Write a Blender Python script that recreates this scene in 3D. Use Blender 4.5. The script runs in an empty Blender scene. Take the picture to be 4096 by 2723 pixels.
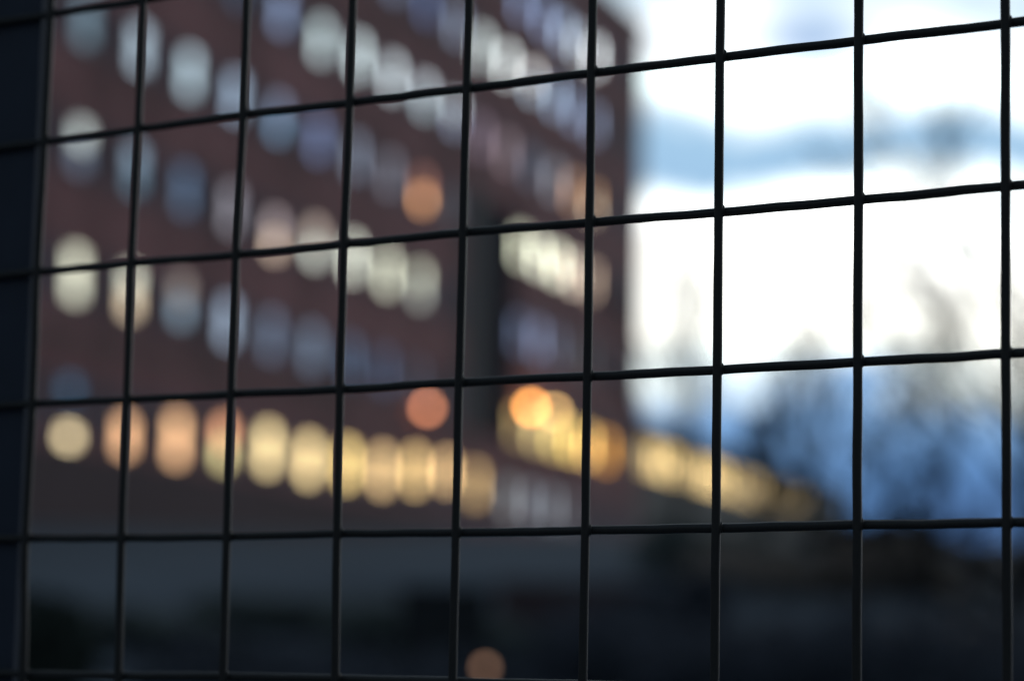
import bpy, bmesh, math, random
from mathutils import Vector, Matrix, noise

R = math.radians
S = bpy.context.scene
COL = S.collection

# ------------------------------------------------------------------ camera
EYE = 1.5
cam_data = bpy.data.cameras.new("camera")
cam = bpy.data.objects.new("camera", cam_data)
COL.objects.link(cam)
cam_data.sensor_width = 36.0
cam_data.lens = 10513.4 / 4096 * 36.0
cam_data.clip_start = 0.05
cam_data.clip_end = 4000
right = Vector((0.8378556, 0.5455037, 0.0205848))
up = Vector((0.0512218, -0.1161035, 0.9919155))
fwd = Vector((-0.5434835, 0.8300275, 0.1252197))
M = Matrix.Identity(4)
for i in range(3):
    M[i][0], M[i][1], M[i][2] = right[i], up[i], -fwd[i]
M.translation = (0, 0, EYE)
cam.matrix_world = M
cam_data.dof.use_dof = True
cam_data.dof.focus_distance = 0.845
cam_data.dof.aperture_fstop = cam_data.lens / 13.4
cam_data.dof.aperture_blades = 0
S.camera = cam
S.view_settings.view_transform = 'Standard'
S.view_settings.look = 'None'
S.view_settings.exposure = 0.0
S.view_settings.gamma = 1.0
S.cycles.use_denoising = True
S.cycles.max_bounces = 6
S.cycles.sample_clamp_indirect = 6.0

# ------------------------------------------------------------------ sky
SUN_AZ, SUN_EL = R(-4), R(9)            # azimuth clockwise from +Y: ahead and to the right, behind the clouds
W = bpy.data.worlds.new("World")
S.world = W
W.use_nodes = True
nt = W.node_tree
nt.nodes.clear()
N, L = nt.nodes.new, nt.links.new


def mth(op, a, b=None, c=None):
    n = N('ShaderNodeMath')
    n.operation = op
    for k, v in enumerate((a, b, c)):
        if v is None:
            continue
        if isinstance(v, (int, float)):
            n.inputs[k].default_value = v
        else:
            L(v, n.inputs[k])
    return n.outputs[0]


def vmth(op, a, b):
    n = N('ShaderNodeVectorMath')
    n.operation = op
    for k, v in enumerate((a, b)):
        if isinstance(v, tuple):
            n.inputs[k].default_value = v
        else:
            L(v, n.inputs[k])
    return n


out = N('ShaderNodeOutputWorld')
sky = N('ShaderNodeTexSky')
sky.sky_type = 'NISHITA'
sky.sun_disc = False
sky.sun_elevation = SUN_EL
sky.sun_rotation = SUN_AZ
sky.air_density = 1.2
sky.dust_density = 0.6
bg_sky = N('ShaderNodeBackground')
bg_sky.inputs['Strength'].default_value = 0.145
L(sky.outputs[0], bg_sky.inputs['Color'])
tc = N('ShaderNodeTexCoord')
D = tc.outputs['Generated']
sep = N('ShaderNodeSeparateXYZ')
L(D, sep.inputs[0])
el = sep.outputs['Z']
stretch = vmth('MULTIPLY', D, (1.0, 1.0, 2.2)).outputs[0]
n1 = N('ShaderNodeTexNoise')
n1.inputs['Scale'].default_value = 9.0
n1.inputs['Detail'].default_value = 5.0
n1.inputs['Roughness'].default_value = 0.55
L(stretch, n1.inputs['Vector'])
warp = mth('MULTIPLY', mth('SUBTRACT', n1.outputs['Fac'], 0.5), 0.10)
elw = mth('ADD', el, warp)
cr = N('ShaderNodeValToRGB')          # cloud colour against height: blue bank low down, bright gap above, blue band, bright again
stops = [(0.000, (0.05, 0.11, 0.26)), (0.045, (0.07, 0.15, 0.35)), (0.078, (0.13, 0.29, 0.60)), (0.104, (0.27, 0.50, 0.86)),
         (0.117, (1.2, 1.35, 1.35)), (0.130, (1.75, 1.75, 1.6)), (0.152, (1.9, 1.9, 1.8)), (0.170, (2.6, 2.7, 2.65)), (0.179, (1.3, 1.5, 1.55)),
         (0.186, (0.36, 0.58, 0.82)), (0.206, (0.38, 0.61, 0.84)), (0.216, (1.3, 1.45, 1.5)), (0.229, (2.2, 2.8, 2.8)),
         (0.240, (1.5, 1.6, 1.65)), (0.252, (0.68, 0.86, 1.0)), (0.275, (0.80, 0.95, 1.05)), (0.33, (1.1, 1.2, 1.25))]
els = cr.color_ramp.elements
while len(els) > 1:
    els.remove(els[-1])
els[0].position = 0
els[0].color = (*stops[0][1], 1)
for p, c in stops[1:]:
    e = els.new(p / 0.4)
    e.color = (*c, 1)
L(mth('DIVIDE', elw, 0.4), cr.inputs['Fac'])
# one small blue-grey cloud high on the right
offs = vmth('SUBTRACT', D, (-0.4365, 0.8678, 0.2374)).outputs[0]
offs = vmth('MULTIPLY', offs, (1.0, 1.0, 1.9)).outputs[0]
ln = N('ShaderNodeVectorMath')
ln.operation = 'LENGTH'
L(offs, ln.inputs[0])
pm = N('ShaderNodeMapRange')
pm.interpolation_type = 'SMOOTHSTEP'
L(mth('ADD', ln.outputs['Value'], mth('MULTIPLY', mth('SUBTRACT', n1.outputs['Fac'], 0.5), 0.05)), pm.inputs['Value'])
pm.inputs['From Min'].default_value = 0.004
pm.inputs['From Max'].default_value = 0.034
pm.inputs['To Min'].default_value = 0.95
pm.inputs['To Max'].default_value = 0.0
pmix = N('ShaderNodeMix')
pmix.data_type = 'RGBA'
L(pm.outputs[0], pmix.inputs['Factor'])
L(cr.outputs['Color'], pmix.inputs['A'])
pmix.inputs['B'].default_value = (0.36, 0.52, 0.80, 1)
# clouds are bright towards the low sun and dim away from it
sdir = (math.sin(SUN_AZ) * math.cos(SUN_EL), math.cos(SUN_AZ) * math.cos(SUN_EL), math.sin(SUN_EL))
dot = vmth('DOT_PRODUCT', D, sdir).outputs['Value']
mr = N('ShaderNodeMapRange')
mr.interpolation_type = 'SMOOTHSTEP'
L(dot, mr.inputs['Value'])
mr.inputs['From Min'].default_value = 0.35
mr.inputs['From Max'].default_value = 0.88
mr.inputs['To Min'].default_value = 0.10
mr.inputs['To Max'].default_value = 1.0
bg_cl = N('ShaderNodeBackground')
L(pmix.outputs['Result'], bg_cl.inputs['Color'])
L(mr.outputs[0], bg_cl.inputs['Strength'])
cover = N('ShaderNodeMapRange')        # cloud cover thins out overhead
cover.interpolation_type = 'SMOOTHSTEP'
L(elw, cover.inputs['Value'])
cover.inputs['From Min'].default_value = 0.30
cover.inputs['From Max'].default_value = 0.55
cover.inputs['To Min'].default_value = 1.0
cover.inputs['To Max'].default_value = 0.15
mix = N('ShaderNodeMixShader')
L(cover.outputs[0], mix.inputs[0])
L(bg_sky.outputs[0], mix.inputs[1])
L(bg_cl.outputs[0], mix.inputs[2])
L(mix.outputs[0], out.inputs['Surface'])

# ------------------------------------------------------------------ sun (veiled by cloud)
sd = bpy.data.lights.new("sun", 'SUN')
sd.energy = 0.10
sd.angle = R(12)
sd.color = (1.0, 0.86, 0.70)
sun = bpy.data.objects.new("sun", sd)
COL.objects.link(sun)
sun.rotation_euler = Vector(sdir).to_track_quat('Z', 'Y').to_euler()


# ------------------------------------------------------------------ helpers
def tag(o, label=None, cat=None, group=None, kind=None):
    for k, v in (('label', label), ('category', cat), ('group', group), ('kind', kind)):
        if v:
            o[k] = v
    return o


def empty(name, loc, rz=0.0):
    o = bpy.data.objects.new(name, None)
    COL.objects.link(o)
    o.location = loc
    o.rotation_euler = (0, 0, rz)
    return o


class MB:
    """collects faces, then links them as one mesh object"""

    def __init__(self):
        self.v, self.f = [], []

    def quad(self, *p):
        i = len(self.v)
        self.v += [tuple(q) for q in p]
        self.f.append(tuple(range(i, i + len(p))))

    def box(self, a, b):
        (x0, y0, z0), (x1, y1, z1) = a, b
        i = len(self.v)
        self.v += [(x0, y0, z0), (x1, y0, z0), (x1, y1, z0), (x0, y1, z0), (x0, y0, z1), (x1, y0, z1), (x1, y1, z1), (x0, y1, z1)]
        for q in ((0, 3, 2, 1), (4, 5, 6, 7), (0, 1, 5, 4), (1, 2, 6, 5), (2, 3, 7, 6), (3, 0, 4, 7)):
            self.f.append(tuple(i + k for k in q))

    def tube(self, pts, rad, n=8, cap=True):
        pts = [Vector(p) for p in pts]
        rings = []
        t0 = (pts[1] - pts[0]).normalized()
        a = t0.orthogonal().normalized()
        for k, p in enumerate(pts):
            t = (pts[min(k + 1, len(pts) - 1)] - pts[max(k - 1, 0)]).normalized()
            a = (a - t * a.dot(t)).normalized()
            b = t.cross(a)
            r = rad[k] if isinstance(rad, (list, tuple)) else rad
            i = len(self.v)
            for j in range(n):
                w = 2 * math.pi * j / n
                self.v.append(tuple(p + (a * math.cos(w) + b * math.sin(w)) * r))
            rings.append(i)
        for k in range(len(rings) - 1):
            for j in range(n):
                self.f.append((rings[k] + j, rings[k] + (j + 1) % n, rings[k + 1] + (j + 1) % n, rings[k + 1] + j))
        if cap:
            self.f.append(tuple(rings[0] + j for j in reversed(range(n))))
            self.f.append(tuple(rings[-1] + j for j in range(n)))

    def lathe(self, c, prof, n=16):
        rings = []
        for r, z in prof:
            i = len(self.v)
            for j in range(n):
                w = 2 * math.pi * j / n
                self.v.append((c[0] + r * math.cos(w), c[1] + r * math.sin(w), c[2] + z))
            rings.append(i)
        for k in range(len(rings) - 1):
            for j in range(n):
                self.f.append((rings[k] + j, rings[k] + (j + 1) % n, rings[k + 1] + (j + 1) % n, rings[k + 1] + j))
        self.f.append(tuple(rings[0] + j for j in reversed(range(n))))
        self.f.append(tuple(rings[-1] + j for j in range(n)))

    def build(self, name, m, parent=None, smooth=False):
        me = bpy.data.meshes.new(name)
        me.from_pydata(self.v, [], self.f)
        me.update()
        if smooth:
            me.polygons.foreach_set('use_smooth', [True] * len(me.polygons))
        o = bpy.data.objects.new(name, me)
        COL.objects.link(o)
        if m:
            me.materials.append(m)
        if parent:
            o.parent = parent
        return o


def mat(name, color, rough=0.7, metal=0.0, spec=0.5, noise_amt=0.0, noise_scale=4.0, bump=0.0):
    m = bpy.data.materials.new(name)
    m.use_nodes = True
    t = m.node_tree
    b = t.nodes['Principled BSDF']
    b.inputs['Base Color'].default_value = (*color, 1)
    b.inputs['Roughness'].default_value = rough
    b.inputs['Metallic'].default_value = metal
    b.inputs['Specular IOR Level'].default_value = spec
    if noise_amt:
        co = t.nodes.new('ShaderNodeTexCoord')
        nz = t.nodes.new('ShaderNodeTexNoise')
        nz.inputs['Scale'].default_value = noise_scale
        nz.inputs['Detail'].default_value = 6
        t.links.new(co.outputs['Object'], nz.inputs['Vector'])
        mx = t.nodes.new('ShaderNodeMix')
        mx.data_type = 'RGBA'
        t.links.new(nz.outputs['Fac'], mx.inputs['Factor'])
        mx.inputs['A'].default_value = (*[c * (1 - noise_amt) for c in color], 1)
        mx.inputs['B'].default_value = (*[min(1, c * (1 + noise_amt)) for c in color], 1)
        t.links.new(mx.outputs['Result'], b.inputs['Base Color'])
        if bump:
            bp = t.nodes.new('ShaderNodeBump')
            bp.inputs['Strength'].default_value = bump
            t.links.new(nz.outputs['Fac'], bp.inputs['Height'])
            t.links.new(bp.outputs[0], b.inputs['Normal'])
    return m


def brick_mat():
    m = bpy.data.materials.new('red_brick')
    m.use_nodes = True
    t = m.node_tree
    b = t.nodes['Principled BSDF']
    b.inputs['Roughness'].default_value = 0.85
    co = t.nodes.new('ShaderNodeTexCoord')
    sp = t.nodes.new('ShaderNodeSeparateXYZ')
    t.links.new(co.outputs['Object'], sp.inputs[0])
    ad = t.nodes.new('ShaderNodeMath')
    t.links.new(sp.outputs['X'], ad.inputs[0])
    t.links.new(sp.outputs['Y'], ad.inputs[1])
    cb = t.nodes.new('ShaderNodeCombineXYZ')
    t.links.new(ad.outputs[0], cb.inputs['X'])
    t.links.new(sp.outputs['Z'], cb.inputs['Y'])
    bt = t.nodes.new('ShaderNodeTexBrick')
    bt.inputs['Scale'].default_value = 1.0
    bt.inputs['Brick Width'].default_value = 0.225
    bt.inputs['Row Height'].default_value = 0.075
    bt.inputs['Mortar Size'].default_value = 0.008
    bt.inputs['Color1'].default_value = (0.29, 0.098, 0.108, 1)
    bt.inputs['Color2'].default_value = (0.21, 0.070, 0.080, 1)
    bt.inputs['Mortar'].default_value = (0.26, 0.22, 0.20, 1)
    t.links.new(cb.outputs[0], bt.inputs['Vector'])
    nz = t.nodes.new('ShaderNodeTexNoise')
    nz.inputs['Scale'].default_value = 0.45
    nz.inputs['Detail'].default_value = 4
    t.links.new(co.outputs['Object'], nz.inputs['Vector'])
    mr_ = t.nodes.new('ShaderNodeMapRange')
    mr_.inputs['From Min'].default_value = 0.3
    mr_.inputs['From Max'].default_value = 0.7
    mr_.inputs['To Min'].default_value = 0.55
    mr_.inputs['To Max'].default_value = 1.5
    t.links.new(nz.outputs['Fac'], mr_.inputs['Value'])
    mx = t.nodes.new('ShaderNodeVectorMath')
    mx.operation = 'SCALE'
    t.links.new(bt.outputs['Color'], mx.inputs[0])
    t.links.new(mr_.outputs[0], mx.inputs['Scale'])
    # floor bands: cool shade between windows, painted into the brick colour at each row
    def mm(op, a, c=None):
        q = t.nodes.new('ShaderNodeMath')
        q.operation = op
        for i_, v_ in enumerate((a, c)):
            if v_ is None:
                continue
            if isinstance(v_, (int, float)):
                q.inputs[i_].default_value = v_
            else:
                t.links.new(v_, q.inputs[i_])
        return q.outputs[0]
    ph_ = mm('FRACT', mm('DIVIDE', mm('SUBTRACT', sp.outputs['Z'], 7.923 - 3.245 / 2), 3.245))
    band = mm('LESS_THAN', mm('ABSOLUTE', mm('SUBTRACT', ph_, 0.47)), 0.23)
    tint = t.nodes.new('ShaderNodeMix')
    tint.data_type = 'RGBA'
    t.links.new(band, tint.inputs['Factor'])
    tint.inputs['A'].default_value = (1.1, 1.0, 1.0, 1)
    tint.inputs['B'].default_value = (0.60, 0.80, 0.95, 1)
    mu = t.nodes.new('ShaderNodeVectorMath')
    mu.operation = 'MULTIPLY'
    t.links.new(mx.outputs[0], mu.inputs[0])
    t.links.new(tint.outputs['Result'], mu.inputs[1])
    t.links.new(mu.outputs[0], b.inputs['Base Color'])
    return m


def pane_mat(name, by_object=True, color=(1, 1, 1), strength=1.0):
    """window glass over a room; the room's own light and painted sky reflections are the object's colour"""
    m = bpy.data.materials.new(name)
    m.use_nodes = True
    t = m.node_tree
    b = t.nodes['Principled BSDF']
    b.inputs['Base Color'].default_value = (0.02, 0.025, 0.03, 1)
    b.inputs['Roughness'].default_value = 0.06
    b.inputs['Specular IOR Level'].default_value = 0.14
    b.inputs['Emission Strength'].default_value = strength
    if by_object:
        oi = t.nodes.new('ShaderNodeObjectInfo')
        t.links.new(oi.outputs['Color'], b.inputs['Emission Color'])
    else:
        b.inputs['Emission Color'].default_value = (*color, 1)
    return m


WIRE = mat('dark_galvanised_wire', (0.035, 0.033, 0.032), 0.46, 0.0, 0.28, 0.25, 900, 0.05)
PLATE = mat('navy_painted_steel', (0.032, 0.042, 0.066), 0.6, 0.0, 0.3, 0.2, 60)
BRICK = brick_mat()
CONCRETE = mat('pale_concrete', (0.15, 0.143, 0.14), 0.9, 0, 0.3, 0.15, 0.8)
RENDER = mat('grey_render', (0.20, 0.19, 0.18), 0.9, 0, 0.2, 0.3, 0.7)
PLINTH = mat('dark_engineering_brick', (0.105, 0.070, 0.076), 0.85, 0, 0.3, 0.35, 0.6)
COPING = mat('stone_coping', (0.20, 0.15, 0.14), 0.9, 0, 0.3, 0.15, 1.5)
DARKGLASS = mat('navy_panel', (0.006, 0.012, 0.030), 0.9, 0, 0.05)
FRAME = mat('grey_window_frame', (0.16, 0.16, 0.17), 0.5)
SILL = mat('stone_sill', (0.26, 0.24, 0.23), 0.85)
ROOF = mat('dark_slate', (0.03, 0.036, 0.05), 0.8, 0, 0.3, 0.2, 2.0)
BARK = mat('bark', (0.032, 0.029, 0.028), 0.9, 0, 0.3, 0.3, 12)
DARKSTEEL = mat('dark_painted_steel', (0.02, 0.024, 0.03), 0.5, 0, 0.4, 0.2, 8)
PANE = pane_mat('window_glass')
GRASS = mat('winter_grass', (0.095, 0.113, 0.135), 0.95, 0, 0.1, 0.75, 0.22)


# ------------------------------------------------------------------ terrain
def sstep(a, b, x):
    t = max(0.0, min(1.0, (x - a) / (b - a)))
    return t * t * (3 - 2 * t)


def ground_z(x, y):
    d = math.hypot(x, y)
    az = math.degrees(math.atan2(x, y))
    bank = 4.45 * sstep(12, 60, d) * (1 - sstep(18, 60, abs(az + 33) - 2))
    bump = 0.28 * noise.noise((x * 0.16, y * 0.16, 3.1)) * sstep(4, 14, d) * (1 - sstep(70, 120, d))
    return bank + bump


def make_ground():
    v, f = [], []
    rads = [0.0] + [1.6 * i for i in range(1, 51)] + [90, 105, 125, 150, 190, 250, 340, 480, 700, 1100, 1800]
    na = 180
    for r in rads:
        for j in range(na):
            a = 2 * math.pi * j / na
            x, y = r * math.sin(a), r * math.cos(a)
            v.append((x, y, ground_z(x, y)))
    for i in range(len(rads) - 1):
        for j in range(na):
            f.append((i * na + j, (i + 1) * na + j, (i + 1) * na + (j + 1) % na, i * na + (j + 1) % na))
    me = bpy.data.meshes.new('ground')
    me.from_pydata(v, [], f)
    me.materials.append(GRASS)
    me.polygons.foreach_set('use_smooth', [True] * len(f))
    o = bpy.data.objects.new('ground', me)
    COL.objects.link(o)
    tag(o, 'dark winter grass bank rising from the fence to the brick building', 'ground', kind='structure')


make_ground()

# ------------------------------------------------------------------ brick office block
# local frame: x along the street front, y into the building, z up from the site datum
PHI = R(-14.188)
bx, by = -44.761, 48.500
LEN_N, FLOOR = 50.4, 3.245
Z0 = 7.923                     # centre height of the ground-floor windows
TOP = Z0 + 6.62 * FLOOR
BASE = 2.4
DEPTH = 26.0
blk = empty('brick_building', (bx, by, 0), math.pi / 2 - PHI)
tag(blk, 'tall red brick office block with rows of narrow windows and warm lit ground floor', 'building')

# (distance along front, centre height, height, glow above transom, below: lit rooms, and sky reflections painted as emission)
WINDOWS = [
    (0.00, 7.09, 0.42, (4.47, 3.58, 2.08), (4.47, 3.58, 2.08)),
    (3.00, 7.39, 0.95, (2.88, 1.61, 0.83), (2.88, 1.61, 0.83)),
    (6.00, 7.58, 1.30, (3.04, 1.75, 0.90), (3.04, 1.75, 0.90)),
    (9.00, 7.73, 1.30, (3.25, 1.54, 0.80), (2.74, 2.33, 1.08)),
    (12.00, 7.84, 1.30, (4.16, 3.24, 1.61), (4.16, 3.24, 1.61)),
    (15.00, 7.77, 1.30, (4.77, 3.61, 1.74), (4.77, 3.61, 1.74)),
    (18.00, 7.88, 1.30, (5.19, 3.75, 1.42), (5.19, 3.75, 1.42)),
    (21.00, 7.92, 1.30, (4.82, 3.27, 1.53), (4.82, 3.27, 1.53)),
    (24.00, 8.15, 1.30, (5.22, 3.55, 1.49), (5.22, 3.55, 1.49)),
    (27.00, 8.35, 1.10, (5.45, 3.59, 1.63), (5.45, 3.59, 1.63)),
    (30.00, 8.12, 1.30, (3.14, 2.09, 0.91), (3.14, 2.09, 0.91)),
    (33.60, 7.86, 1.30, (0.87, 0.89, 0.90), (0.87, 0.89, 0.90)),
    (36.00, 7.86, 1.30, (0.85, 0.94, 1.07), (0.85, 0.94, 1.07)),
    (38.70, 7.86, 1.30, (0.83, 0.92, 1.03), (0.83, 0.92, 1.03)),
    (41.10, 7.86, 1.30, (0.52, 0.51, 0.57), (0.52, 0.51, 0.57)),
    (0.00, 11.17, 1.30, (1.74, 1.76, 1.38), (1.74, 1.76, 1.38)),
    (3.00, 11.17, 1.30, (1.69, 1.73, 1.41), (1.80, 1.43, 0.98)),
    (6.00, 11.36, 1.30, (0.55, 0.47, 0.43), (0.45, 0.64, 0.83)),
    (9.00, 11.17, 1.30, (0.70, 0.90, 1.20), (0.70, 0.90, 1.20)),
    (12.00, 11.17, 1.30, (0.28, 0.37, 0.56), (0.28, 0.37, 0.56)),
    (15.00, 11.17, 1.30, (0.38, 0.50, 0.72), (0.38, 0.50, 0.72)),
    (18.00, 11.17, 1.30, (0.20, 0.30, 0.50), (0.20, 0.30, 0.50)),
    (21.00, 11.17, 1.30, (0.17, 0.23, 0.40), (0.17, 0.23, 0.40)),
    (24.00, 11.17, 1.30, (0.14, 0.15, 0.21), (0.14, 0.15, 0.21)),
    (34.35, 10.68, 1.30, (1.69, 1.23, 0.54), (1.69, 1.23, 0.54)),
    (36.60, 10.68, 1.30, (3.38, 2.65, 1.16), (3.38, 2.65, 1.16)),
    (38.85, 10.68, 1.30, (4.97, 3.77, 1.25), (4.97, 3.77, 1.25)),
    (41.10, 10.68, 1.30, (7.02, 4.89, 1.34), (7.02, 4.89, 1.34)),
    (43.35, 10.68, 1.30, (6.47, 4.11, 1.29), (6.47, 4.11, 1.29)),
    (45.90, 10.68, 1.30, (5.26, 2.42, 0.41), (5.26, 2.42, 0.41)),
    (0.00, 14.41, 1.30, (1.15, 1.29, 1.25), (0.19, 0.24, 0.35)),
    (3.00, 14.41, 1.30, (0.42, 0.58, 0.76), (0.15, 0.28, 0.40)),
    (6.00, 14.41, 1.30, (0.13, 0.23, 0.40), (0.13, 0.23, 0.40)),
    (9.00, 14.41, 1.30, (0.54, 0.51, 0.60), (0.54, 0.51, 0.60)),
    (12.00, 14.15, 1.30, (1.13, 0.91, 0.94), (2.20, 1.67, 1.27)),
    (15.00, 14.41, 1.30, (1.57, 1.25, 1.06), (2.40, 2.55, 2.23)),
    (18.00, 14.41, 1.30, (3.20, 3.34, 2.82), (3.20, 3.34, 2.82)),
    (21.00, 14.41, 1.30, (3.01, 3.09, 2.43), (3.01, 3.09, 2.43)),
    (24.00, 14.41, 1.30, (2.44, 2.52, 1.97), (1.56, 1.65, 1.48)),
    (34.35, 14.15, 1.30, (0.41, 0.51, 0.83), (0.41, 0.51, 0.83)),
    (36.60, 14.15, 1.30, (0.83, 0.96, 1.47), (0.83, 0.96, 1.47)),
    (38.85, 14.15, 1.30, (0.35, 0.40, 0.60), (0.35, 0.40, 0.60)),
    (41.10, 14.15, 1.30, (0.28, 0.27, 0.29), (0.28, 0.27, 0.29)),
    (43.35, 14.15, 1.30, (0.24, 0.24, 0.26), (0.24, 0.24, 0.26)),
    (0.00, 17.66, 1.30, (0.25, 0.38, 0.48), (0.25, 0.38, 0.48)),
    (3.00, 17.66, 1.30, (0.79, 1.00, 1.19), (0.79, 1.00, 1.19)),
    (6.00, 17.66, 1.30, (1.03, 1.32, 1.51), (1.03, 1.32, 1.51)),
    (9.00, 17.66, 1.30, (0.78, 1.02, 1.35), (0.78, 1.02, 1.35)),
    (12.00, 17.66, 1.30, (0.51, 0.62, 0.90), (0.43, 0.75, 1.13)),
    (15.00, 17.66, 1.30, (0.42, 0.53, 0.94), (0.42, 0.53, 0.94)),
    (18.00, 17.66, 1.30, (0.58, 0.67, 0.88), (0.58, 0.67, 0.88)),
    (21.00, 17.66, 1.30, (0.55, 0.55, 0.67), (0.55, 0.55, 0.67)),
    (24.00, 17.66, 1.30, (1.05, 0.46, 0.35), (4.21, 2.00, 0.89)),
    (27.00, 17.66, 1.30, (0.20, 0.19, 0.23), (0.20, 0.19, 0.23)),
    (34.35, 17.40, 1.30, (3.91, 4.03, 3.02), (3.91, 4.03, 3.02)),
    (36.60, 17.40, 1.30, (6.21, 6.35, 5.01), (6.21, 6.35, 5.01)),
    (38.85, 17.40, 1.30, (7.32, 7.32, 5.61), (7.32, 7.32, 5.61)),
    (41.10, 17.40, 1.30, (5.95, 5.09, 4.09), (5.95, 5.09, 4.09)),
    (43.35, 17.40, 1.30, (3.13, 2.31, 1.69), (3.13, 2.31, 1.69)),
    (6.00, 20.90, 1.30, (0.09, 0.12, 0.19), (0.09, 0.12, 0.19)),
    (9.00, 20.90, 1.30, (0.09, 0.14, 0.24), (0.09, 0.14, 0.24)),
    (12.00, 20.90, 1.30, (0.53, 0.70, 1.13), (0.53, 0.70, 1.13)),
    (15.00, 20.72, 1.30, (1.65, 2.00, 2.08), (1.65, 2.00, 2.08)),
    (18.00, 20.90, 1.30, (2.37, 2.81, 2.92), (2.37, 2.81, 2.92)),
    (21.00, 20.90, 1.30, (2.39, 2.72, 2.90), (2.39, 2.72, 2.90)),
    (24.00, 20.90, 1.30, (2.51, 2.81, 3.06), (1.66, 2.08, 2.29)),
    (27.00, 20.90, 1.30, (2.23, 2.51, 2.70), (0.96, 1.15, 1.61)),
    (29.70, 20.64, 1.30, (0.84, 0.62, 0.79), (0.84, 0.62, 0.79)),
    (32.55, 20.64, 1.30, (1.05, 0.79, 0.87), (1.05, 0.79, 0.87)),
    (35.40, 20.64, 1.30, (0.45, 0.52, 0.70), (0.45, 0.52, 0.70)),
    (38.25, 20.64, 1.30, (1.27, 1.29, 1.49), (1.27, 1.29, 1.49)),
    (40.80, 20.64, 1.30, (2.63, 1.54, 0.98), (2.63, 1.54, 0.98)),
    (43.35, 20.64, 1.30, (2.61, 1.48, 0.75), (3.69, 3.04, 2.24)),
    (21.00, 24.15, 1.30, (0.47, 0.61, 0.93), (0.47, 0.61, 0.93)),
    (24.00, 24.15, 1.30, (0.32, 0.45, 0.89), (0.32, 0.45, 0.89)),
    (27.00, 24.15, 1.30, (0.84, 1.02, 1.40), (0.84, 1.02, 1.40)),
    (29.55, 23.92, 1.30, (3.18, 3.61, 3.57), (3.18, 3.61, 3.57)),
    (32.40, 23.92, 1.30, (4.62, 4.99, 4.95), (4.62, 4.99, 4.95)),
    (35.40, 23.92, 1.30, (4.77, 4.68, 4.61), (2.35, 2.90, 3.43)),
    (38.25, 23.92, 1.30, (1.79, 2.34, 3.22), (1.79, 2.34, 3.22)),
    (40.80, 23.92, 1.30, (1.31, 1.69, 2.53), (1.31, 1.69, 2.53)),
    (43.35, 23.92, 1.30, (1.14, 1.38, 2.00), (1.14, 1.38, 2.00)),
    (33.90, 26.74, 1.30, (0.90, 1.19, 1.97), (0.90, 1.19, 1.97)),
    (36.60, 26.74, 1.30, (1.16, 1.49, 2.40), (1.16, 1.49, 2.40)),
    (39.00, 26.74, 1.30, (1.93, 2.50, 3.47), (1.93, 2.50, 3.47)),
    (41.10, 26.74, 1.30, (2.94, 3.39, 3.73), (2.94, 3.39, 3.73)),
    (43.35, 26.74, 1.30, (6.16, 6.66, 6.85), (6.16, 6.66, 6.85)),
    (0.00, 8.29, 0.50, (0.09, 0.22, 0.38), (0.09, 0.22, 0.38)),
]
WW, REVEAL = 0.95, 0.12
STAIR = (30.1, 33.8, Z0 + 0.62 * FLOOR, Z0 + 3.28 * FLOOR)

wall = MB()
X_A, X_B = -14.0, LEN_N
zs = sorted({round(z, 2) for _, z, *_ in WINDOWS})
# openings as rectangles; the wall is cut to a grid round them
OPEN = [(x - WW / 2, x + WW / 2, z - h / 2, z + h / 2) for x, z, h, *_ in WINDOWS]
OPEN.append(STAIR)
xs = sorted({X_A, X_B} | {round(v, 3) for o in OPEN for v in o[:2]})
zc = sorted({BASE, TOP} | {round(v, 3) for o in OPEN for v in o[2:]})


def inside(x, z):
    return any(a < x < b and c < z < d for a, b, c, d in OPEN)


for k in range(len(zc) - 1):
    z0, z1 = zc[k], zc[k + 1]
    run = None
    for j in range(len(xs) - 1):
        x0, x1 = xs[j], xs[j + 1]
        if inside((x0 + x1) / 2, (z0 + z1) / 2):
            if run is not None:
                wall.quad((run, 0, z0), (x0, 0, z0), (x0, 0, z1), (run, 0, z1))
                run = None
        elif run is None:
            run = x0
    if run is not None:
        wall.quad((run, 0, z0), (X_B, 0, z0), (X_B, 0, z1), (run, 0, z1))
for a, b, c, d in OPEN:
    y = REVEAL + 0.03
    wall.quad((a, 0, c), (a, 0, d), (a, y, d), (a, y, c))
    wall.quad((b, 0, d), (b, 0, c), (b, y, c), (b, y, d))
    wall.quad((a, 0, d), (b, 0, d), (b, y, d), (a, y, d))
    wall.quad((b, 0, c), (a, 0, c), (a, y, c), (b, y, c))
wall.quad((X_B, 0, BASE), (X_B, DEPTH, BASE), (X_B, DEPTH, TOP), (X_B, 0, TOP))
wall.quad((X_A, DEPTH, BASE), (X_A, 0, BASE), (X_A, 0, TOP), (X_A, DEPTH, TOP))
wall.quad((X_B, DEPTH, BASE), (X_A, DEPTH, BASE), (X_A, DEPTH, TOP), (X_B, DEPTH, TOP))
wall.build('wall', BRICK, blk)
rf = MB()
rf.box((X_A - 0.1, -0.1, TOP + 0.004), (X_B + 0.1, DEPTH + 0.1, TOP + 0.35))
rf.build('roof', COPING, blk)
pb = MB()
pb.box((X_A, -0.04, BASE), (28.5, -0.003, Z0 - 1.15))
pb.build('plinth', PLINTH, blk)
for k in (1, 5):
    b_ = MB()
    zz = Z0 + (k - 0.52) * FLOOR
    b_.box((X_A, -0.05, zz), (28.0, -0.003, zz + 0.18))
    b_.build('string_course', COPING, blk)

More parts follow.
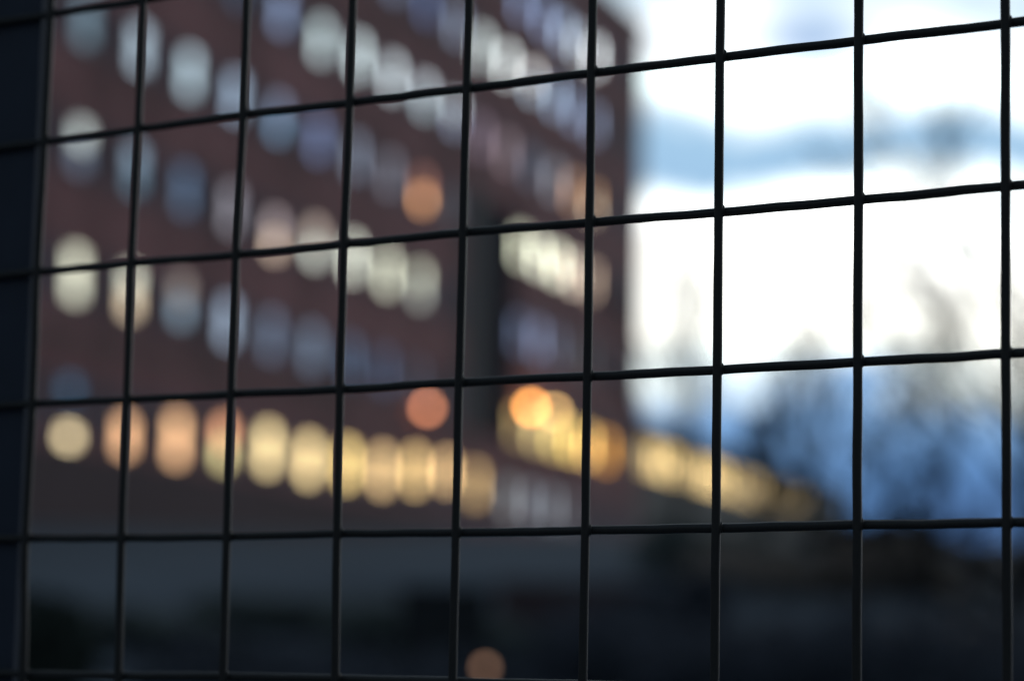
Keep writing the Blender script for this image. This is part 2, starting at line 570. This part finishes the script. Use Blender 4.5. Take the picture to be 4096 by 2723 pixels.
fr_cache, pn_cache = {}, {}
for x, z, h, cu, cl in WINDOWS:
    key = round(h, 2)
    if key not in fr_cache:
        f_ = MB()
        t_ = 0.045
        a, b = -WW / 2 + 0.002, WW / 2 - 0.002
        c, d = -h / 2 + 0.002, h / 2 - 0.002
        f_.box((a, 0, c), (a + t_, 0.06, d))
        f_.box((b - t_, 0, c), (b, 0.06, d))
        f_.box((a + t_, 0, c), (b - t_, 0.06, c + t_))
        f_.box((a + t_, 0, d - t_), (b - t_, 0.06, d))
        f_.box((a + t_, 0.004, -t_ / 2), (b - t_, 0.056, t_ / 2))
        o = f_.build('window', FRAME, blk)
        fr_cache[key] = o.data
        q = MB()
        q.quad((a + t_, 0.03, t_ / 2), (b - t_, 0.03, t_ / 2), (b - t_, 0.03, d - t_), (a + t_, 0.03, d - t_))
        q2 = MB()
        q2.quad((a + t_, 0.03, c + t_), (b - t_, 0.03, c + t_), (b - t_, 0.03, -t_ / 2), (a + t_, 0.03, -t_ / 2))
        up_, lo_ = q.build('pane', PANE, o), q2.build('pane', PANE, o)
        sl_ = MB()
        sl_.box((-WW / 2 - 0.06, -REVEAL - 0.05, -h / 2 - 0.08), (WW / 2 + 0.06, -REVEAL - 0.004, -h / 2 - 0.003))
        s_ = sl_.build('sill', SILL, o)
        pn_cache[key] = (up_.data, lo_.data, s_.data)
    else:
        o = bpy.data.objects.new('window', fr_cache[key])
        COL.objects.link(o)
        o.parent = blk
        dd = pn_cache[key]
        up_ = bpy.data.objects.new('pane', dd[0])
        lo_ = bpy.data.objects.new('pane', dd[1])
        s_ = bpy.data.objects.new('sill', dd[2])
        for c_ in (up_, lo_, s_):
            COL.objects.link(c_)
            c_.parent = o
    o.location = (x, REVEAL, z)
    up_.color = (*cu, 1)
    lo_.color = (*cl, 1)

# tall recessed navy panel with thin ribs, with a pale concrete pier beside it
sg = MB()
sg.box((STAIR[0] + 0.01, REVEAL, STAIR[2] + 0.01), (STAIR[1] - 0.01, REVEAL + 0.05, STAIR[3] - 0.01))
sgo = sg.build('navy_panel', DARKGLASS, blk)
ml = MB()
nx = 4
for i in range(1, nx):
    xx = STAIR[0] + (STAIR[1] - STAIR[0]) * i / nx
    ml.box((xx - 0.03, REVEAL - 0.05, STAIR[2] + 0.01), (xx + 0.03, REVEAL - 0.003, STAIR[3] - 0.01))
ml.build('mullion', DARKSTEEL, sgo)
pl = MB()
pl.box((28.0, -0.06, Z0 + 0.6 * FLOOR), (29.9, -0.003, Z0 + 3.35 * FLOOR))
pl.build('pilaster', CONCRETE, blk)


# ------------------------------------------------------------------ low annex further down the street
anx = empty('low_annex', (bx, by, 0), math.pi / 2 - PHI)
tag(anx, 'low dark-roofed annex with a row of warm lit windows beyond the brick block', 'building')
A0, A1 = LEN_N + 0.3, 96.0
ZA = Z0 + 0.98 * FLOOR
aw = MB()
px0, pw, ph = A0 + 1.2, 1.05, 1.35
pitch = 1.5
NWIN = 24
xa = [px0 + i * pitch for i in range(NWIN)]
za0, za1 = ZA - ph / 2, ZA + ph / 2
AY = 0.6
aw.quad((A0, AY, BASE), (A1, AY, BASE), (A1, AY, za0), (A0, AY, za0))
aw.quad((A0, AY, za1), (A1, AY, za1), (A1, AY, za1 + 0.7), (A0, AY, za1 + 0.7))
prev = A0
for x in xa:
    aw.quad((prev, AY, za0), (x, AY, za0), (x, AY, za1), (prev, AY, za1))
    prev = x + pw
    for s0, s1 in (((x, za0), (x, za1)), ((prev, za1), (prev, za0)), ((x, za1), (prev, za1)), ((prev, za0), (x, za0))):
        aw.quad((s0[0], AY, s0[1]), (s1[0], AY, s1[1]), (s1[0], AY + 0.1, s1[1]), (s0[0], AY + 0.1, s0[1]))
aw.quad((prev, AY, za0), (A1, AY, za0), (A1, AY, za1), (prev, AY, za1))
aw.quad((A1, AY, BASE), (A1, 14, BASE), (A1, 14, za1 + 0.7), (A1, AY, za1 + 0.7))
aw.quad((A0, 14, BASE), (A0, AY, BASE), (A0, AY, za1 + 0.7), (A0, 14, za1 + 0.7))
aw.quad((A1, 14, BASE), (A0, 14, BASE), (A0, 14, za1 + 0.7), (A1, 14, za1 + 0.7))
aw.build('wall', RENDER, anx)
ar = MB()
zr = za1 + 0.704
ar.quad((A0, -0.1, zr), (A1 + .4, -0.1, zr), (A1 + .4, 5.5, zr + 1.5), (A0, 5.5, zr + 1.5))
ar.quad((A1 + .4, 14.4, zr), (A0, 14.4, zr), (A0, 5.5, zr + 1.5), (A1 + .4, 5.5, zr + 1.5))
ar.quad((A0, -0.1, zr), (A0, 5.5, zr + 1.5), (A0, 14.4, zr))
ar.quad((A1 + .4, -0.1, zr), (A1 + .4, 14.4, zr), (A1 + .4, 5.5, zr + 1.5))
ar.quad((A0, 14.4, zr), (A1 + .4, 14.4, zr), (A1 + .4, -0.1, zr), (A0, -0.1, zr))
ar.build('roof', ROOF, anx)
rnd = random.Random(5)
wf = pf = None
for i, x in enumerate(xa):
    if wf is None:
        f_ = MB()
        t_ = 0.05
        f_.box((0.002, 0, 0.002), (t_, 0.05, ph - 0.002))
        f_.box((pw - t_, 0, 0.002), (pw - 0.002, 0.05, ph - 0.002))
        f_.box((t_, 0, 0.002), (pw - t_, 0.05, t_))
        f_.box((t_, 0, ph - t_), (pw - t_, 0.05, ph - 0.002))
        o = f_.build('window', FRAME, anx)
        q = MB()
        q.quad((t_, 0.03, t_), (pw - t_, 0.03, t_), (pw - t_, 0.03, ph - t_), (t_, 0.03, ph - t_))
        p_ = q.build('pane', PANE, o)
        wf, pf = o.data, p_.data
    else:
        o = bpy.data.objects.new('window', wf)
        COL.objects.link(o)
        o.parent = anx
        p_ = bpy.data.objects.new('pane', pf)
        COL.objects.link(p_)
        p_.parent = o
    o.location = (x, AY + 0.05, za0)
    k = (0.25 + 1.15 * rnd.random()) * (0.5 if i < 2 else 1.0) * (1.0 if i < 14 else 0.5)
    p_.color = (2.9 * k, 2.05 * k, 0.85 * k, 1)


# ------------------------------------------------------------------ wall lamps on the block
def glow_mat(name, c, s):
    m = bpy.data.materials.new(name)
    m.use_nodes = True
    b = m.node_tree.nodes['Principled BSDF']
    b.inputs['Base Color'].default_value = (*[min(1, x) for x in c], 1)
    b.inputs['Emission Color'].default_value = (*c, 1)
    b.inputs['Emission Strength'].default_value = s
    return m


def wall_pt(x, y, z):
    a = math.pi / 2 - PHI
    return (bx + x * math.cos(a) - y * math.sin(a), by + x * math.sin(a) + y * math.cos(a), z)


def wall_lamp(x, z, r, m, label):
    t = empty('wall_lamp', wall_pt(x, 0, z), math.pi / 2 - PHI)
    tag(t, label, 'lamp', 'round wall lamps on the brick front')
    b = MB()
    b.box((-0.08, -0.03, -0.16), (0.08, -0.004, 0.16))
    b.tube([(0, -0.03, 0.05), (0, -0.30, 0.05), (0, -0.30, -r * 0.2)], 0.025, 8)
    b.build('bracket', DARKSTEEL, t)
    g = MB()
    n = 10
    g.lathe((0, -0.32, -r), [(r * math.sin(math.pi * k / n) + 0.002, -r * math.cos(math.pi * k / n)) for k in range(n + 1)])
    g.build('globe', m, t, True)


wall_lamp(23.9, 10.36, 0.14, glow_mat('orange_glow', (1.0, 0.36, 0.17), 9.0), 'dull orange lamp alone on the wall above the yellow ground-floor windows')
wall_lamp(34.8, 11.5, 0.15, glow_mat('bright_orange_glow', (1.0, 0.40, 0.09), 24.0), 'brightest orange lamp on the wall just right of the dark navy panel')
wall_lamp(37.6, 11.6, 0.14, glow_mat('amber_glow', (1.0, 0.60, 0.22), 13.0), 'paler amber lamp on the wall beside the brightest orange one')


# ------------------------------------------------------------------ path lamps on the bank
def path_lamp(x, y, top, r, m, label):
    gz = ground_z(x, y)
    t = empty('path_lamp', (x, y, gz))
    tag(t, label, 'lamp', 'small globe lamps on the dark bank')
    h = top - gz
    p = MB()
    p.lathe((0, 0, -0.05), [(0.09, 0), (0.09, 0.10), (0.035, 0.14), (0.03, h - r), (0.05, h - r + 0.04)], 12)
    p.build('post', DARKSTEEL, t)
    g = MB()
    n = 10
    g.lathe((0, 0, h), [(r * math.sin(math.pi * k / n) + 0.001, -r * math.cos(math.pi * k / n)) for k in range(n + 1)])
    g.build('globe', m, t, True)


path_lamp(-4.16, 6.25, 1.513, 0.012, glow_mat('peach_glow', (1.0, 0.55, 0.34), 1.35), 'peach glowing globe lamp low at the bottom of the picture')
path_lamp(-15.03, 34.9, 2.98, 0.09, glow_mat('faint_peach_glow', (1.0, 0.50, 0.30), 0.09), 'faint brownish globe lamp on the bank under the bare tree')


# ------------------------------------------------------------------ bare trees
def bare_tree(name, x, y, height, lean, seed, spread, label, trunk_r=0.16, fork=0.32, twig=0.007, boughs=8):
    rn = random.Random(seed)
    gz = ground_z(x, y)
    t = empty(name, (x, y, gz))
    tag(t, label, 'tree', 'bare trees on the right of the bank')
    tr, cw = MB(), MB()
    pts, rad = [], []
    p = Vector((0, 0, -0.2))
    d = Vector((lean[0], lean[1], 1)).normalized()
    nseg = 7
    for k in range(nseg + 1):
        pts.append(p.copy())
        rad.append(trunk_r * (1 - 0.75 * k / nseg))
        d = (d + Vector((rn.uniform(-1, 1), rn.uniform(-1, 1), 0.3)) * 0.07).normalized()
        p = p + d * (height * 0.62 / nseg)
    tr.tube(pts, rad, 9)
    tr.build('trunk', BARK, t, True)

    def grow(p, d, ln, r, depth):
        q = [p]
        rr = [r]
        n = 3 if depth < 3 else 2
        for k in range(n):
            d = (d + Vector((rn.uniform(-1, 1), rn.uniform(-1, 1), rn.uniform(-.5, .9))) * 0.16).normalized()
            p = p + d * ln / n
            q.append(p)
            rr.append(r * (1 - 0.5 * (k + 1) / n))
        cw.tube(q, rr, 5 if depth < 2 else 4 if depth < 3 else 3, False)
        if depth >= 5:
            return
        m_ = (4, 4, 4, 4, 3)[depth]
        for k in range(m_):
            f = rn.uniform(0.35, 1.0) if k else 1.0
            i = min(int(f * n), n - 1)
            o_ = q[i].lerp(q[i + 1], f * n - i)
            side = Vector((rn.uniform(-1, 1), rn.uniform(-1, 1), rn.uniform(-.25, .8))).normalized()
            grow(o_, (d + side * (0.75 if k else 0.35) * spread).normalized(), ln * rn.uniform(*((0.5, 0.75) if depth < 2 else (0.38, 0.55))), max(twig, rr[-1] * 0.8), depth + 1)

    for k in range(boughs):
        f = fork + (1 - fork) * k / (boughs - 1)
        i = min(int(f * nseg), nseg - 1)
        o_ = pts[i].lerp(pts[i + 1], f * nseg - i)
        a = rn.uniform(0, 6.28)
        dd = Vector((math.cos(a) * spread, math.sin(a) * spread, rn.uniform(0.5, 1.1))).normalized()
        grow(o_, dd, height * rn.uniform(0.2, 0.3), rad[i] * 0.72, 1)
    cw.build('crown', BARK, t)


bare_tree('bare_tree', -14.2, 35.2, 7.8, (-0.05, 0.02), 11, 0.7, 'tallest bare tree, its twigs spread over the sky at the right edge', 0.13, 0.12, 0.010, 9)
bare_tree('bare_tree', -24.84, 49.07, 5.4, (0.03, 0), 23, 0.45, 'slender bare tree rising over the low annex against the blue cloud bank', 0.13, 0.2, 0.012)
bare_tree('bare_tree', -29.5, 52.3, 6.6, (0.0, 0.02), 37, 0.32, 'slim bare tree just right of the end of the brick block', 0.12, 0.2, 0.012)
bare_tree('bare_tree', -23.24, 44.27, 3.2, (0.1, 0.0), 51, 1.3, 'low bushy bare tree in front of the annex roof', 0.11, 0.25, 0.018, 8)
bare_tree('bare_tree', -19.59, 40.51, 3.4, (-0.1, 0.0), 52, 1.3, 'low spreading bare tree at the dim far end of the annex', 0.10, 0.3, 0.012, 6)
bare_tree('bare_tree', -16.41, 36.48, 4.5, (0.0, 0.1), 53, 1.9, 'thick tangled bare tree left of the tallest one', 0.17, 0.06, 0.011, 8)
bare_tree('bare_tree', -13.32, 32.37, 4.5, (0.05, 0.0), 54, 1.9, 'thick tangled bare tree cut off by the right edge of the picture', 0.18, 0.06, 0.012, 8)


# ------------------------------------------------------------------ shrubs on the bank
def leaf_mat(name, c, v):
    m = mat(name, c, 0.8, 0, 0.2)
    t = m.node_tree
    oi = t.nodes.new('ShaderNodeNewGeometry')
    mr_ = t.nodes.new('ShaderNodeMapRange')
    mr_.inputs['To Min'].default_value = 1 - v
    mr_.inputs['To Max'].default_value = 1 + v
    t.links.new(oi.outputs['Random Per Island'], mr_.inputs['Value'])
    s_ = t.nodes.new('ShaderNodeVectorMath')
    s_.operation = 'SCALE'
    s_.inputs[0].default_value = c
    t.links.new(mr_.outputs[0], s_.inputs['Scale'])
    pb_ = t.nodes['Principled BSDF']
    t.links.new(s_.outputs[0], pb_.inputs['Base Color'])
    tl = t.nodes.new('ShaderNodeBsdfTranslucent')
    t.links.new(s_.outputs[0], tl.inputs['Color'])
    ms = t.nodes.new('ShaderNodeMixShader')
    ms.inputs[0].default_value = 0.4
    t.links.new(pb_.outputs[0], ms.inputs[1])
    t.links.new(tl.outputs[0], ms.inputs[2])
    t.links.new(ms.outputs[0], t.nodes['Material Output'].inputs['Surface'])
    return m


EVERGREEN = leaf_mat('evergreen_leaf', (0.040, 0.052, 0.046), 0.5)
GREYGREEN = leaf_mat('grey_green_leaf', (0.15, 0.175, 0.17), 0.4)
NAVYGREEN = leaf_mat('dark_yew_leaf', (0.085, 0.095, 0.12), 0.4)
BROWN = leaf_mat('dry_brown_leaf', (0.30, 0.255, 0.225), 0.45)


def shrub(x, y, w, h, m, seed, label, n=2600, leaf=0.09):
    rn = random.Random(seed)
    gz = ground_z(x, y)
    t = empty('shrub', (x, y, gz))
    tag(t, label, 'shrub', 'shrubs on the dark bank')
    lobes = [(Vector((rn.uniform(-.55, .55) * w, rn.uniform(-.4, .4) * w, rn.uniform(0.25, 0.72) * h)), rn.uniform(0.22, 0.42)) for _ in range(9)]
    st, fo = MB(), MB()
    for c, s in lobes:
        st.tube([(0, 0, -0.15), tuple(c * 0.5 + Vector((0, 0, -0.05 * h))), tuple(c)], [0.03, 0.02, 0.01], 5, False)
    st.build('stem', BARK, t)
    for _ in range(n):
        c, s = rn.choice(lobes)
        d = Vector((rn.gauss(0, 1), rn.gauss(0, 1), rn.gauss(0, 1))).normalized() * (rn.random() ** 0.4)
        p = c + Vector((d.x * s * w, d.y * s * w, d.z * s * h))
        if p.z < 0:
            p.z = -p.z * 0.3
        a = Vector((rn.gauss(0, 1), rn.gauss(0, 1), rn.gauss(0, 1))).normalized()
        b = a.orthogonal().normalized()
        L_ = leaf * rn.uniform(0.6, 1.4)
        fo.quad(p - a * L_, p + b * L_ * 0.5, p + a * L_, p - b * L_ * 0.5)
    fo.build('foliage', m, t)


SHRUBS = [
    (-16.38, 17.54, 1.40, 1.50, EVERGREEN, 1, 'blackish evergreen shrub at the lower left beside the navy plate', 2600),
    (-21.10, 24.06, 1.60, 0.50, GREYGREEN, 2, 'grey-green shrub behind the blackish evergreen at the left', 2600),
    (-22.33, 28.23, 1.60, 0.40, GREYGREEN, 3, 'palest grey-green shrub below the yellow ground-floor windows', 2600),
    (-14.42, 19.19, 2.60, 1.05, NAVYGREEN, 4, 'low dark shrub left of the cabinet', 2600),
    (-18.96, 27.01, 1.40, 0.60, GREYGREEN, 5, 'grey-green shrub behind the cabinet', 2600),
    (-16.10, 25.32, 1.40, 0.70, GREYGREEN, 6, 'small grey-green shrub right of the cabinet, before the garden wall', 2600),
    (-14.75, 26.12, 0.90, 1.40, NAVYGREEN, 7, 'upright dark yew shrub below the right corner of the brick block', 2600),
    (-19.95, 36.96, 1.80, 0.90, GREYGREEN, 8, 'blue-grey shrub below the annex windows', 2600),
    (-17.95, 35.75, 2.60, 0.80, BROWN, 9, 'dry brown shrub in front of the annex', 1000),
    (-12.03, 24.17, 3.40, 1.30, NAVYGREEN, 10, 'broad dark yew shrub in front of the dry brown one', 2600),
    (-16.65, 36.37, 2.20, 1.00, BROWN, 11, 'taller dry brown shrub left of the tallest bare tree', 1000),
    (-12.26, 28.47, 2.60, 0.80, BROWN, 12, 'low brown shrub at the foot of the tallest bare tree', 1000),
    (-22.26, 47.00, 1.60, 0.50, EVERGREEN, 13, 'low evergreen shrub at the far end of the annex', 2600),
    (-11.95, 21.96, 2.60, 1.25, NAVYGREEN, 14, 'rounded dark yew shrub between the upright one and the broad one', 2600),
    (-9.63, 23.07, 3.00, 1.30, NAVYGREEN, 15, 'dark yew shrub in the lower right corner', 2600),
]
for s in SHRUBS:
    shrub(*s)

# ------------------------------------------------------------------ low brick wall on the bank
gx, gy = -18.55, 30.85
gw = empty('garden_wall', (gx, gy, ground_z(gx, gy)), R(32))
tag(gw, 'low dark reddish brick garden wall on the bank below the right end of the brick block', 'wall')
b = MB()
b.box((-1.5, -0.11, -0.4), (1.5, 0.11, 0.46))
b.build('brickwork', PLINTH, gw)
b = MB()
b.box((-1.54, -0.15, 0.464), (1.54, 0.15, 0.53))
b.build('coping', COPING, gw)

# ------------------------------------------------------------------ utility cabinet
cx_, cy_ = -14.18, 20.59
cb = empty('utility_cabinet', (cx_, cy_, ground_z(cx_, cy_) - 0.05), R(34.5))
tag(cb, 'dark boxy utility cabinet standing among shrubs in the lower middle', 'cabinet')
b = MB()
b.box((-0.42, -0.2, 0.12), (0.42, 0.2, 1.42))
b.build('body', DARKSTEEL, cb)
b = MB()
b.box((-0.45, -0.24, 1.424), (0.45, 0.24, 1.47))
b.build('lid', DARKSTEEL, cb)
b = MB()
b.box((-0.46, -0.24, -0.1), (0.46, 0.24, 0.117))
b.build('plinth', CONCRETE, cb)
for sx in (-1, 1):
    b = MB()
    x0, x1 = sorted((sx * 0.01, sx * 0.39))
    b.box((x0, -0.215, 0.2), (x1, -0.203, 1.36))
    do = b.build('door', DARKSTEEL, cb)
    b = MB()
    x0, x1 = sorted((sx * 0.04, sx * 0.06))
    b.box((x0, -0.235, 0.75), (x1, -0.217, 0.90))
    b.build('handle', FRAME, do)

# ------------------------------------------------------------------ welded wire fence (in focus, close to the lens)
VX = [[-0.24833, -0.24857, -0.24939, -0.24885, -0.24956, -0.24766], [None, -0.20081, -0.20143, -0.20113, -0.20105, -0.2], [None, -0.14985, -0.15089, -0.15088, -0.15071, -0.15023], [None, -0.10082, -0.10144, -0.10146, -0.10094, -0.09998], [None, -0.0501, -0.05027, -0.05048, -0.05038, None], [None, 0.00081, 0.00113, 0.00119, 0.00144, None], [None, 0.05023, 0.05021, 0.05038, 0.05055, None], [None, 0.10007, 0.1003, 0.10027, 0.10025, None], [None, 0.14974, 0.14958, 0.1495, 0.14966, None]]
HZ = [[0.10228, None, None, None, None, None, None, None, None], [0.05142, 0.05185, 0.05226, 0.05193, 0.05161, 0.05174, 0.05145, 0.05128, 0.05102], [0.00013, 0.00019, -0.00019, 0.00023, 0.00065, 0.00038, -0.0001, -0.00015, -0.0], [-0.05138, -0.05171, -0.05168, -0.0519, -0.05159, -0.05181, -0.05187, -0.05163, -0.05145], [-0.10316, -0.10348, -0.10365, -0.10305, -0.10328, -0.10314, -0.10294, -0.10263, -0.10269], [-0.15475, -0.15446, -0.15393, -0.1538, None, None, None, None, None]]

OFF = Vector((-0.45660, 0.74171, 0.15043 + EYE))      # fence frame origin in the world
CELL, CELLZ = 0.05, 0.0515
fence = empty('wire_mesh_fence', (OFF.x, OFF.y, 0))
tag(fence, 'dark welded wire mesh fence across the whole view, close to the lens', 'fence')
rn = random.Random(3)
WR = 0.00152
C0, C1, J0, J1 = -1, 24, -6, 22
for c in range(C0, C1):
    xs_ = []
    for j in range(J0, J1):
        z = (2 - j) * CELLZ
        if 1 <= c <= 9 and 0 <= j < 6 and VX[c - 1][j] is not None:
            x = VX[c - 1][j]
        elif 1 <= c <= 9:
            val = [v for v in VX[c - 1] if v is not None]
            x = val[0] if j < 2 else val[-1]
        else:
            x = (c - 6) * CELL
        xs_.append((x, z))
    pts = []
    for k in range(len(xs_) - 1):
        for q in range(8):
            f = q / 8
            s = f * f * (3 - 2 * f)
            x = xs_[k][0] * (1 - s) + xs_[k + 1][0] * s
            z = xs_[k][1] * (1 - f) + xs_[k + 1][1] * f
            wob = 0.00022 * noise.noise((z * 34, c * 7.7, 1.3))
            pts.append((x + wob, 0.00012 * noise.noise((z * 60, c * 3.1, 9)), OFF.z + z))
    w = MB()
    w.tube(pts, [WR * (1 + 0.05 * noise.noise((p[2] * 90, c * 1.9, 4))) for p in pts], 14)
    # weld beads where it crosses the horizontals
    for k in range(len(xs_)):
        x, z = xs_[k]
        jj = k + J0
        zz = HZ[jj][c - 1] if (0 <= jj < 6 and 1 <= c <= 9 and HZ[jj][c - 1] is not None) else z
        for sx in (-1, 1):
            w.lathe((x + sx * WR * 0.65, 0.0010, OFF.z + zz - 0.0021), [(0.0002, 0), (0.00075, 0.0006), (0.0009, 0.0021), (0.00075, 0.0036), (0.0002, 0.0042)], 8)
    w.build('vertical_wire', WIRE, fence, True)
for j in range(J0 + 1, J1 - 1):
    row = []
    for c in range(C0, C1):
        z = (2 - j) * CELLZ
        if 1 <= c <= 9 and 0 <= j < 6:
            v = HZ[j][c - 1]
            if v is not None:
                z = v
            else:
                val = [q for q in HZ[j] if q is not None]
                z = val[-1] if c > 4 else val[0]
                if j == 0:
                    z = HZ[0][0]
        row.append(((c - 6) * CELL, z))
    pts = []
    for k in range(len(row) - 1):
        for q in range(10):
            f = q / 10
            s = f * f * (3 - 2 * f)
            x = row[k][0] * (1 - f) + row[k + 1][0] * f
            z = row[k][1] * (1 - s) + row[k + 1][1] * s
            wob = 0.00025 * noise.noise((x * 38, j * 5.3, 2.2)) + 0.00016 * noise.noise((x * 110, j * 2.3, 7.7))
            pts.append((x, 0.0027 + 0.00012 * noise.noise((x * 60, j * 3.1, 5)), OFF.z + z + wob))
    w = MB()
    w.tube(pts, [WR * (1 + 0.06 * noise.noise((p[0] * 90, j * 1.9, 4))) for p in pts], 14)
    w.build('horizontal_wire', WIRE, fence, True)
pl = MB()
zlo, zhi = 0.02, OFF.z + 8 * CELLZ
pl.box((-0.37, 0.0046, zlo), (-0.2575, 0.0076, zhi))
pl.build('edge_plate', PLATE, fence)
